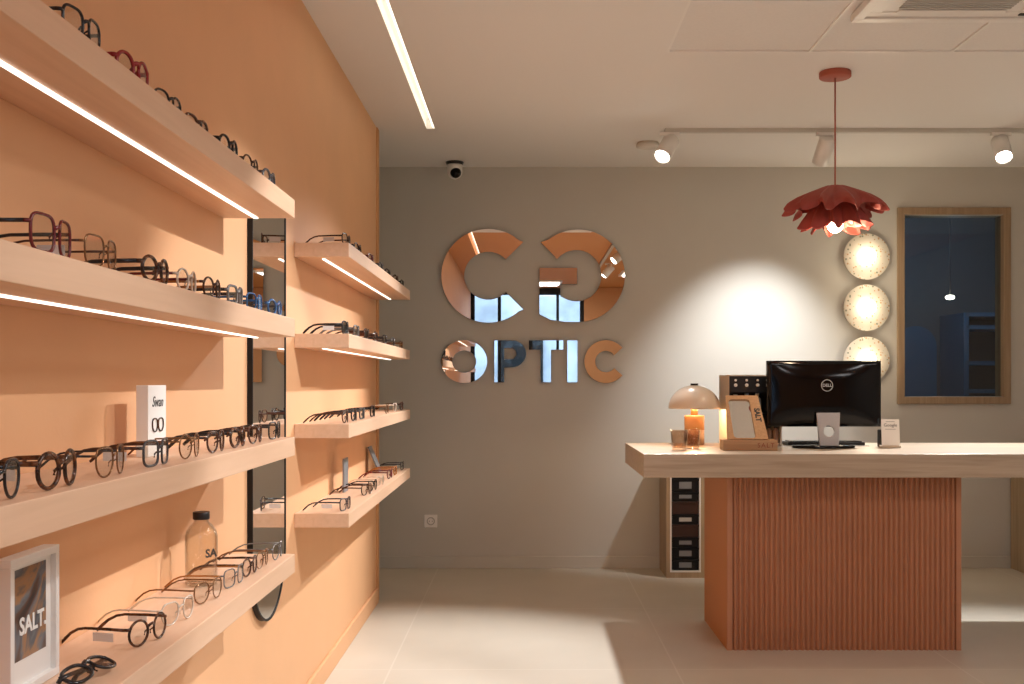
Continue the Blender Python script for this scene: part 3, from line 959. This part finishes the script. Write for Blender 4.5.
lamp = thing('table_lamp', 'small mushroom table lamp with cream dome shade and amber glass base', 'lamp', (0.845, 5.32, Z0))
bm = bmesh.new()
lathe(bm, [(0.001, 0.0), (0.047, 0.0), (0.050, 0.004), (0.050, 0.075)], 48)
finish('lower_base', bm, M['amber_low'], lamp)
bm = bmesh.new()
lathe(bm, [(0.050, 0.075), (0.050, 0.138), (0.048, 0.146), (0.020, 0.147), (0.001, 0.147)], 48)
finish('amber_base', bm, M['amber'], lamp)
bm = bmesh.new(); lathe(bm, [(0.018, 0.147), (0.017, 0.185), (0.001, 0.187)], 32)
finish('neck', bm, M['amber'], lamp)
bm = bmesh.new()
outer = [(0.129 * cos(a), 0.180 + 0.118 * sin(a)) for a in [pi / 2 * i / 20 for i in range(20)]] + [(0.006, 0.298)]
inn = [(0.005, 0.293)] + [(0.124 * cos(a), 0.180 + 0.113 * sin(a)) for a in [pi / 2 * i / 20 for i in range(19, -1, -1)]]
lathe(bm, outer + inn, 64, closed=True)
finish('lamp_shade', bm, M['lampshade'], lamp)
bm = bmesh.new(); lathe(bm, [(0.001, 0.296), (0.019, 0.296), (0.020, 0.304), (0.018, 0.306), (0.001, 0.306)], 32)
finish('finial', bm, M['blackframe'], lamp)
point_light('table_lamp_light', (0.845, 5.32, Z0 + 0.192), 9.0, 0.02, (1.0, 0.66, 0.36))

# tilted wooden display frame with small mirror
sd = thing('display_stand', 'wooden display stand with a small leaning mirror and red-brown lettering', 'display stand', (1.028, 4.90, Z0), radians(-2))
bm = bmesh.new(); box(bm, -0.123, 0.123, -0.055, 0.055, 0, 0.048)
finish('stand_base', bm, M['small_wood_h'], sd, bevel=0.001)
text_obj('lettering', 'SALT', 0.030, M['ink_brown'], sd, (0.070, -0.0556, 0.023), (pi / 2, 0, 0), 0.0004, spacing=1.25)
# leaning board
bw0, bw1, bh = -0.102, 0.100, 0.245
def rounded(x0, x1, y0, y1, r, n=8):
    p = []
    for cx, cy, a in ((x1 - r, y1 - r, 0), (x0 + r, y1 - r, 90), (x0 + r, y0 + r, 180), (x1 - r, y0 + r, 270)):
        p += [(cx + r * cos(radians(a + 90 * i / n)), cy + r * sin(radians(a + 90 * i / n))) for i in range(n + 1)]
    return p
tilt = radians(90 - 36)
def shear_mesh(o, k):
    for v in o.data.vertices:
        v.co.x -= k * v.co.y
brd = shape2d('leaning_board', [[(bw0, 0), (0.086, 0), (0.072, bh), (bw0 + 0.024, bh)], rounded(-0.070, 0.030, 0.006, bh - 0.022, 0.016)], 0.012, M['small_wood'], sd, (0, -0.030, 0.048), (tilt, 0, 0))
shear_mesh(brd, 0.04)
mi_ = shape2d('small_mirror', [rounded(-0.073, 0.033, 0.003, bh - 0.019, 0.016)], 0.003, M['mirror'], sd, (0, -0.026, 0.048), (tilt, 0, 0))
shear_mesh(mi_, 0.04)
lt = text_obj('lettering', 'SALT', 0.034, M['ink'], sd, (0.050, 0.0440, 0.1600), (tilt, 0, 0), 0.0004, bold=0.0016)
lt.rotation_euler = (Matrix.Rotation(tilt, 3, 'X') @ Matrix.Rotation(radians(-90 + 3), 3, 'Z')).to_euler()

# display case with black header
dc = thing('display_case', 'tall case with beige side and black front with rows of white knobs behind the stand', 'display case', (1.125, 5.33, Z0))
bm = bmesh.new()
w, hc = 0.130, 0.348
box(bm, -w, -w + 0.008, -0.13, 0.13, 0, hc - 0.006); box(bm, w - 0.008, w, -0.13, 0.13, 0, hc - 0.006)
box(bm, -w, w, -0.13, 0.13, hc - 0.006, hc); box(bm, -w + 0.008, w - 0.008, -0.12, 0.13, 0, 0.012)
finish('case_shell', bm, M['beige'], dc)
bm = bmesh.new()
box(bm, -w + 0.002, w - 0.002, -0.136, -0.130, hc - 0.085, hc - 0.006)
box(bm, -w + 0.008, w - 0.008, 0.10, 0.125, 0.012, hc - 0.085)
box(bm, -w + 0.002, -w + 0.012, -0.136, -0.130, 0, hc - 0.085)
box(bm, -w + 0.008, w - 0.008, -0.125, 0.10, 0.150, 0.158)
finish('black_front', bm, M['black'], dc)
for i in range(4):
    for rr, zz_ in ((0.0060, hc - 0.026), (0.0085, hc - 0.050)):
        bm = bmesh.new()
        lathe(bm, [(rr, 0.0), (rr, 0.004), (rr * 0.7, 0.007), (0.001, 0.008)], 20, axis='Y')
        o = finish('knob', bm, M['white'], dc, (-0.098 + 0.054 * i, -0.136, zz_))
        o.scale = (1, -1, 1)
for i, (x_, h_, c_) in enumerate(((-0.09, 0.095, 'white'), (-0.035, 0.100, 'lampshade'), (0.018, 0.10, 'white'), (0.085, 0.10, 'beige'))):
    g = thing('product_bottle', ['small white bottle, leftmost on the upper level of the case', 'small pink-beige bottle in the case beside the white one',
                                 'small white bottle right of the pink-beige bottle', 'small beige bottle beside the monitor edge in the case'][i], 'bottle',
              (1.125 + x_, 5.24, Z0 + 0.1585), 0, 'bottles in the display case')
    bm = bmesh.new(); lathe(bm, [(0.001, 0), (0.017, 0), (0.018, 0.003), (0.018, h_ * 0.72), (0.008, h_ * 0.82), (0.008, h_ * 0.86)], 28)
    finish('bottle_body', bm, M[c_], g)
    bm = bmesh.new(); lathe(bm, [(0.010, h_ * 0.86), (0.010, h_), (0.001, h_)], 24)
    finish('cap', bm, M['labellight'], g)
for i, x_ in enumerate((0.070, 0.104)):
    g = thing('product_bottle', ['small brown bottle left of the monitor foot on the case floor', 'small brown bottle glimpsed under the monitor, rightmost'][i], 'bottle',
              (1.125 + x_, 5.22, Z0 + 0.0125), 0, 'bottles in the display case')
    bm = bmesh.new(); lathe(bm, [(0.001, 0), (0.015, 0), (0.016, 0.003), (0.016, 0.06), (0.007, 0.07), (0.007, 0.074)], 28)
    finish('bottle_body', bm, M['amber_low'], g)
    bm = bmesh.new(); lathe(bm, [(0.009, 0.074), (0.009, 0.090), (0.001, 0.090)], 24)
    finish('cap', bm, M['black'], g)

# monitor, seen from behind
mo = thing('monitor', 'black computer monitor seen from behind on a silver stand', 'monitor', (1.425, 5.08, Z0))
bm = bmesh.new()
NX, NZ = 24, 16
mw, mz0, mz1 = 0.272, 0.100, 0.415
grid = []
for j in range(NZ + 1):
    r_ = []
    for i in range(NX + 1):
        u, v = i / NX * 2 - 1, j / NZ * 2 - 1
        bul = 0.022 * (1 - abs(u) ** 2.6) * (1 - abs(v) ** 3)
        r_.append(bm.verts.new((u * mw, -0.012 - bul, mz0 + (v + 1) / 2 * (mz1 - mz0))))
    grid.append(r_)
for j in range(NZ):
    for i in range(NX):
        f_ = bm.faces.new((grid[j][i], grid[j][i + 1], grid[j + 1][i + 1], grid[j + 1][i])); f_.smooth = True
bk = [bm.verts.new(p) for p in ((-mw, 0.012, mz0), (mw, 0.012, mz0), (mw, 0.012, mz1), (-mw, 0.012, mz1))]
bm.faces.new((bk[0], bk[3], bk[2], bk[1]))
bm.faces.new([grid[0][i] for i in range(NX, -1, -1)] + [bk[0], bk[1]])
bm.faces.new([grid[NZ][i] for i in range(NX + 1)] + [bk[2], bk[3]])
bm.faces.new([grid[j][0] for j in range(NZ + 1)] + [bk[3], bk[0]])
bm.faces.new([grid[j][NX] for j in range(NZ, -1, -1)] + [bk[1], bk[2]])
finish('casing', bm, M['gloss_black'], mo)
boxobj('screen', (-mw + 0.01, mw - 0.01, 0.0121, 0.014, mz0 + 0.015, mz1 - 0.01), M['black'], mo)
bm = bmesh.new()
lathe(bm, [(0.025, -0.0), (0.0285, 0.0), (0.0285, 0.002), (0.025, 0.002)], 40, axis='Y', closed=True)
lg = finish('emblem', bm, M['silver'], mo, (0.008, -0.0365, 0.297))
text_obj('lettering', 'DELL', 0.020, M['silver'], lg, (0, -0.0005, 0), (pi / 2, 0, 0), 0.0006, bold=0.0005)
ring = [(0.0265 * cos(a), 0.068 + 0.0265 * sin(a)) for a in [2 * pi * i / 36 for i in range(36)]]
nk = shape2d('stand_neck', [[(-0.045, 0), (0.045, 0), (0.054, 0.156), (-0.056, 0.156)], ring], 0.014, M['silver'], mo, (0.010, -0.058, 0.012))
nk.rotation_euler = (pi / 2 - radians(4), 0, 0)
bm = bmesh.new()
lathe(bm, [(0.001, 0.0), (0.145, 0.0), (0.150, 0.004), (0.146, 0.011), (0.001, 0.013)], 56)
fb = finish('stand_foot', bm, M['gloss_black'], mo, (-0.005, -0.02, 0)); fb.scale = (1.0, 0.62, 1)

kb = thing('keyboard', 'black keyboard lying behind the monitor foot', 'keyboard', (1.485, 5.30, Z0))
boxobj('keyboard_base', (-0.19, 0.19, -0.065, 0.065, 0, 0.016), M['black'], kb, bevel=0.003)
bm = bmesh.new()
for r_ in range(5):
    for c_ in range(17):
        x_ = -0.178 + c_ * 0.021; y_ = -0.055 + r_ * 0.0215
        box(bm, x_, x_ + 0.018, y_, y_ + 0.018, 0.0161, 0.021)
kk = finish('key_field', bm, M['gloss_black'], kb); kk['kind'] = 'stuff'

# card stand
cs = thing('card_holder', 'small white review card on a beige foot, right of the monitor', 'card stand', (1.735, 5.05, Z0), radians(-4))
boxobj('foot', (-0.047, 0.045, -0.022, 0.022, 0, 0.012), M['beige'], cs, bevel=0.002)
cd = boxobj('card', (-0.042, 0.042, -0.002, 0.002, 0, 0.124), M['white_matt'], cs, (0, -0.012, 0.012), 0.001, (radians(-7), 0, 0))
text_obj('lettering', 'Google', 0.021, M['ink'], cd, (0, -0.0024, 0.096), (pi / 2, 0, 0), 0.0003)
bm = bmesh.new()
for k, ww in enumerate((0.025, 0.02)):
    box(bm, -ww, ww, -0.0027, -0.0021, 0.076 - 0.0 * k + k * 0.036, 0.078 + k * 0.036)
finish('printed_line', bm, M['labelgrey'], cd)
pt = thing('card_terminal', 'small black device wedged behind the white card', 'device', (1.722, 5.115, Z0), radians(8))
boxobj('body', (-0.022, 0.02, -0.018, 0.018, 0, 0.085), M['black'], pt, bevel=0.006)
boxobj('screen', (-0.016, 0.014, -0.0185, -0.0180, 0.045, 0.075), M['gloss_black'], pt)
bm = bmesh.new()
tube(bm, [(1.50, 5.21, Z0 + 0.003), (1.545, 5.16, Z0 + 0.003), (1.585, 5.20, Z0 + 0.003), (1.62, 5.165, Z0 + 0.003), (1.662, 5.13, Z0 + 0.004)], 0.0022, 6)
tag(finish('cable', bm, M['cable']), 'thin white cable lying between the monitor and the card', 'cable')


# ------------------------------------------------------------------ disc wall lamps
for k, (z, nm) in enumerate(((2.018, 'topmost'), (1.687, 'middle'), (1.350, 'lowest'))):
    d = thing('wall_lamp', '%s of three round speckled disc wall lamps%s' % (nm, ['', '', ', partly behind the monitor'][k]), 'wall lamp', (2.20, BACK, z), 0, 'disc wall lamps')
    bm = bmesh.new()
    lathe(bm, [(0.001, -0.040), (0.146, -0.040), (0.149, -0.036), (0.149, -0.030), (0.146, -0.026), (0.001, -0.026)], 64, axis='Y')
    finish('disc', bm, M['terrazzo'], d)
    bm = bmesh.new(); lathe(bm, [(0.05, -0.0261), (0.05, 0.0)], 32, axis='Y'); finish('wall_mount', bm, M['white'], d)
    bm = bmesh.new()
    lathe(bm, [(0.001, -0.118)] + [(0.047 * sin(a), -0.071 - 0.047 * cos(a)) for a in [pi * i / 16 for i in range(1, 13)]] + [(0.018, -0.0402)], 36, axis='Y')
    finish('globe_bulb', bm, M['bulb'], d)
    point_light('wall_lamp_light', (2.20, BACK - 0.17, z), 1.0, 0.045, (1.0, 0.84, 0.62))

# ------------------------------------------------------------------ pendant
PX, PY = 1.391, 4.77
pd = thing('pendant_lamp', 'ruffled rust-red fabric pendant lamp hanging over the counter', 'pendant lamp', (PX, PY, CEIL))
bm = bmesh.new(); lathe(bm, [(0.001, 0), (0.068, 0), (0.070, -0.003), (0.070, -0.024), (0.067, -0.027), (0.001, -0.027)], 48)
finish('ceiling_rose', bm, M['cord'], pd)
bm = bmesh.new(); tube(bm, [(0, 0, -0.027), (0, 0, -0.20), (0, 0, -0.50), (0, 0, -0.53)], 0.0036, 10)
finish('cord', bm, M['cord'], pd)


def ruffle(name, prof, waves, amp, ramp, phase, start=0.25):
    """a gathered cloth skirt: profile of (radius, height), folds growing towards the hem"""
    bm = bmesh.new()
    NA, NR = 300, 22
    rows = []
    for j in range(NR + 1):
        t_ = j / NR
        q = t_ * (len(prof) - 1); i0 = min(int(q), len(prof) - 2); fq = q - i0
        r_b = prof[i0][0] * (1 - fq) + prof[i0 + 1][0] * fq
        z_b = prof[i0][1] * (1 - fq) + prof[i0 + 1][1] * fq
        fold = max(0.0, (t_ - start) / (1 - start)) ** 1.3
        crease = t_ ** 0.7
        rr = []
        for i in range(NA):
            a = 2 * pi * i / NA
            th = waves * a + phase + 0.9 * sin(2 * a + phase) + 0.5 * sin(3 * a)
            w1 = sin(th); w2 = sin(2 * a + 1.1 + phase)
            r = r_b * (1 + 0.07 * crease * w1) + ramp * fold * w1 + 0.3 * ramp * fold * sin(2.3 * th + 0.5)
            z = z_b + amp * fold * cos(th + 0.6) + 0.5 * amp * fold * w2
            aa = a + 0.05 * fold * cos(th)
            rr.append(bm.verts.new((r * cos(aa), r * sin(aa), z)))
        rows.append(rr)
    for a_, b_ in zip(rows, rows[1:]):
        for i in range(NA):
            f_ = bm.faces.new((a_[i], a_[(i + 1) % NA], b_[(i + 1) % NA], b_[i])); f_.smooth = True
    o = finish(name, bm, M['red'], pd)
    s = o.modifiers.new('thick', 'SOLIDIFY'); s.thickness = 0.0022
    return o


ruffle('upper_ruffle', [(0.010, -0.512), (0.045, -0.517), (0.105, -0.545), (0.155, -0.572), (0.188, -0.600), (0.196, -0.625)], 12, 0.020, 0.022, 0.4, 0.1)
ruffle('lower_ruffle', [(0.012, -0.545), (0.070, -0.580), (0.105, -0.630), (0.125, -0.672), (0.132, -0.700)], 10, 0.017, 0.022, 1.2, 0.1)
ruffle('inner_ruffle', [(0.012, -0.560), (0.050, -0.600), (0.070, -0.650), (0.080, -0.690)], 7, 0.010, 0.014, 2.2, 0.1)
bm = bmesh.new(); lathe(bm, [(0.018, -0.53), (0.020, -0.62), (0.014, -0.64)], 24); finish('lamp_holder', bm, M['cord'], pd)
bm = bmesh.new()
lathe(bm, [(0.014, -0.64), (0.018, -0.65)] + [(0.036 * sin(a), -0.688 - 0.036 * cos(pi - a)) for a in [pi * i / 12 for i in range(3, 12)]][::1] + [(0.001, -0.724)], 32)
finish('bulb', bm, M['bulb'], pd)
point_light('pendant_light', (PX, PY, CEIL - 0.745), 7, 0.03, (1.0, 0.78, 0.52))


# ------------------------------------------------------------------ track with spots
TY = 5.84
tr = tag(boxobj('light_track', (0.765, XR - 0.02, TY - 0.017, TY + 0.017, CEIL - 0.022, CEIL), M['trackw'], None, bevel=0.002),
         'white ceiling light track running parallel to the rear wall', 'light track')


def track_spot(x, y, ztop, direction, label, lit=True, group='track spotlights', length=0.155, r=0.046):
    g = thing('track_spotlight', label, 'spotlight', (x, y, ztop), 0, group)
    boxobj('adapter', (-0.055, 0.055, -0.015, 0.015, -0.018, 0), M['white'], g, (0, 0, 0), 0.002)
    bm = bmesh.new(); tube(bm, [(-0.02, 0, -0.016), (-0.015, 0, -0.04), (-0.002, 0, -0.062)], 0.008, 10)
    finish('arm', bm, M['white'], g)
    d = Vector(direction).normalized()
    q = d.to_track_quat('Z', 'Y').to_euler()
    c = Vector((0, 0, -0.062)) + d * 0.012
    bm = bmesh.new()
    lathe(bm, [(0.001, -0.052), (r * 0.85, -0.05), (r, -0.042), (r, length - 0.05), (r - 0.004, length - 0.05), (r - 0.006, length - 0.066), (0.001, length - 0.066)], 40)
    finish('lamp_head', bm, M['white'], g, c, q)
    bm = bmesh.new()
    lathe(bm, [(0.001, length - 0.064), (r - 0.009, length - 0.064), (r - 0.009, length - 0.058), (0.001, length - 0.052)], 32)
    finish('lamp_lens', bm, M['spotface'], g, c, q)
    return Vector((x, y, ztop)) + c + d * (length - 0.035), d


def aim(name, s, watt, angle, blend, radius=0.03):
    p, d = s
    spot_light(name, p, p + d, watt, angle, blend, radius)


zt = CEIL - 0.022
s1 = track_spot(0.79, TY, zt, (-0.42, -0.55, -0.72), 'white spotlight at the left end of the track, lit towards the left')
s2 = track_spot(1.655, TY, zt, (-0.17, 0.76, -1.0), 'white spotlight behind the pendant cord, aimed at the rear wall')
s3 = track_spot(2.615, TY, zt, (-0.12, -0.62, -0.75), 'white lit spotlight above the wood-framed window')
aim('track_light_left', s1, P_ROOM_SPOT, 70, 0.8)
aim('track_light_middle', s2, P_WALL_SPOT, 62, 1.0)
aim('track_light_right', s3, P_ROOM_SPOT, 85, 0.8)
# second track over the aisle, above the picture; its spot lights the eyewear wall
tr2 = tag(boxobj('light_track', (0.863, 0.897, 0.2, 3.3, CEIL - 0.022, CEIL), M['trackw'], None, bevel=0.002),
          'white ceiling light track over the aisle above the camera', 'light track')
dd = (Vector((-0.75, 3.45, 1.05)) - SHELF_SPOT).normalized()
g = track_spot(SHELF_SPOT.x + 0.10, SHELF_SPOT.y - 0.035, CEIL - 0.022, dd, 'white spotlight over the aisle aimed at the far part of the orange shelf wall')
dd = (Vector((-0.75, 1.65, 0.55)) - SHELF_SPOT_2).normalized()
g = track_spot(SHELF_SPOT_2.x + 0.09, SHELF_SPOT_2.y - 0.01, CEIL - 0.022, dd, 'white spotlight over the aisle aimed at the near part of the orange shelf wall')

# fill panels added overhead, out of view, to brighten the room
for k, (px_, py_) in enumerate(fill_spots):
    g = thing('fill_panel', ['added fill panel on the ceiling right of the aisle track', 'added fill panel on the ceiling near the right wall', 'added fill panel on the ceiling beside the camera',
                                      'added fill panel on the ceiling above the shop front', 'added fill panel on the ceiling by the right wall near the entrance'][k], 'ceiling light',
              (px_, py_, CEIL - 0.022), 0, 'added ceiling fill panels')
    bm = bmesh.new()
    for b in ((-.30, .30, -.30, -.27), (-.30, .30, .27, .30), (-.30, -.27, -.27, .27), (.27, .30, -.27, .27)):
        box(bm, *b, 0, 0.0218)
    finish('panel_frame', bm, M['white'], g)
    boxobj('diffuser', (-0.27, 0.27, -0.27, 0.27, 0.008, 0.016), M['fillglow'], g)

# ceiling cassette, camera, sensor
ac = thing('ceiling_cassette', 'white square ceiling air-conditioning cassette at the top right', 'air conditioner', (1.58, 3.69, CEIL - 0.028))
bm = bmesh.new()
h = 0.345
def fr(a, b, z0, z1):
    for q in ((-a, a, -a, -b), (-a, a, b, a), (-a, -b, -b, b), (b, a, -b, b)):
        box(bm, *q, z0, z1)
fr(h, 0.305, 0.0, 0.028); fr(0.302, 0.255, 0.008, 0.028)
finish('fascia', bm, M['white'], ac, bevel=0.003)
bm = bmesh.new()
for s in (-1, 1):
    box(bm, -0.20, 0.20, s * 0.250 - 0.018, s * 0.250 + 0.004 , 0.0065, 0.0085)
finish('air_vane', bm, M['white_matt'], ac)
bm = bmesh.new(); box(bm, -0.254, 0.254, -0.254, 0.254, 0.012, 0.027); finish('intake_panel', bm, M['white'], ac)
bm = bmesh.new()
for k in range(22):
    y_ = -0.205 + k * 0.0195
    box(bm, -0.205, 0.205, y_, y_ + 0.010, 0.007, 0.0119)
finish('intake_grille', bm, M['labellight'], ac)
bm = bmesh.new(); box(bm, 0.262, 0.285, 0.262, 0.280, 0.004, 0.0085); finish('indicator', bm, M['black'], ac)

sc_ = thing('security_camera', 'small white dome camera with a black ball lens at the rear wall top', 'camera', (-0.452, 6.72, CEIL))
bm = bmesh.new(); lathe(bm, [(0.001, 0), (0.048, 0), (0.050, -0.004), (0.044, -0.016), (0.001, -0.018)], 40)
finish('mount', bm, M['black'], sc_)
bm = bmesh.new()
lathe(bm, [(0.040, -0.014), (0.042, -0.03)] + [(0.042 * cos(a), -0.055 - 0.045 * sin(a)) for a in [pi / 2 * i / 10 for i in range(0, 10)]] + [(0.001, -0.100)], 40)
finish('housing', bm, M['white'], sc_)
sc_.scale = (1.15, 1.15, 1.1)
bm = bmesh.new()
bmesh.ops.create_uvsphere(bm, u_segments=28, v_segments=16, radius=0.031)
finish('lens_ball', bm, M['gloss_black'], sc_, (0.006, -0.021, -0.066), smooth=True)
sn = thing('smoke_detector', 'flat pale round detector on the ceiling beside the first spotlight', 'detector', (0.712, 6.18, CEIL))
bm = bmesh.new(); lathe(bm, [(0.001, 0), (0.060, 0), (0.064, -0.008)], 44); finish('shadow_gap', bm, M['beige'], sn)
bm = bmesh.new(); lathe(bm, [(0.064, -0.008), (0.070, -0.012), (0.068, -0.026), (0.050, -0.032), (0.001, -0.033)], 44); finish('cover', bm, M['sensor'], sn)

# outlet
so = thing('wall_socket', 'white square wall socket low on the rear wall', 'socket', (-0.617, BACK, 0.305))
bm = bmesh.new(); box(bm, -0.042, 0.042, -0.010, 0, -0.042, 0.042); finish('cover_plate', bm, M['white'], so, bevel=0.003)
bm = bmesh.new(); lathe(bm, [(0.026, -0.012), (0.026, -0.0099), (0.020, -0.0099), (0.020, -0.012)], 36, axis='Y', closed=True)
finish('socket_ring', bm, M['labellight'], so)
bm = bmesh.new()
for s in (-1, 1):
    lathe(bm, [(0.0025, -0.0112), (0.0025, -0.0101)], 12, cx=s * 0.0095, axis='Y')
finish('pin_hole', bm, M['black'], so)
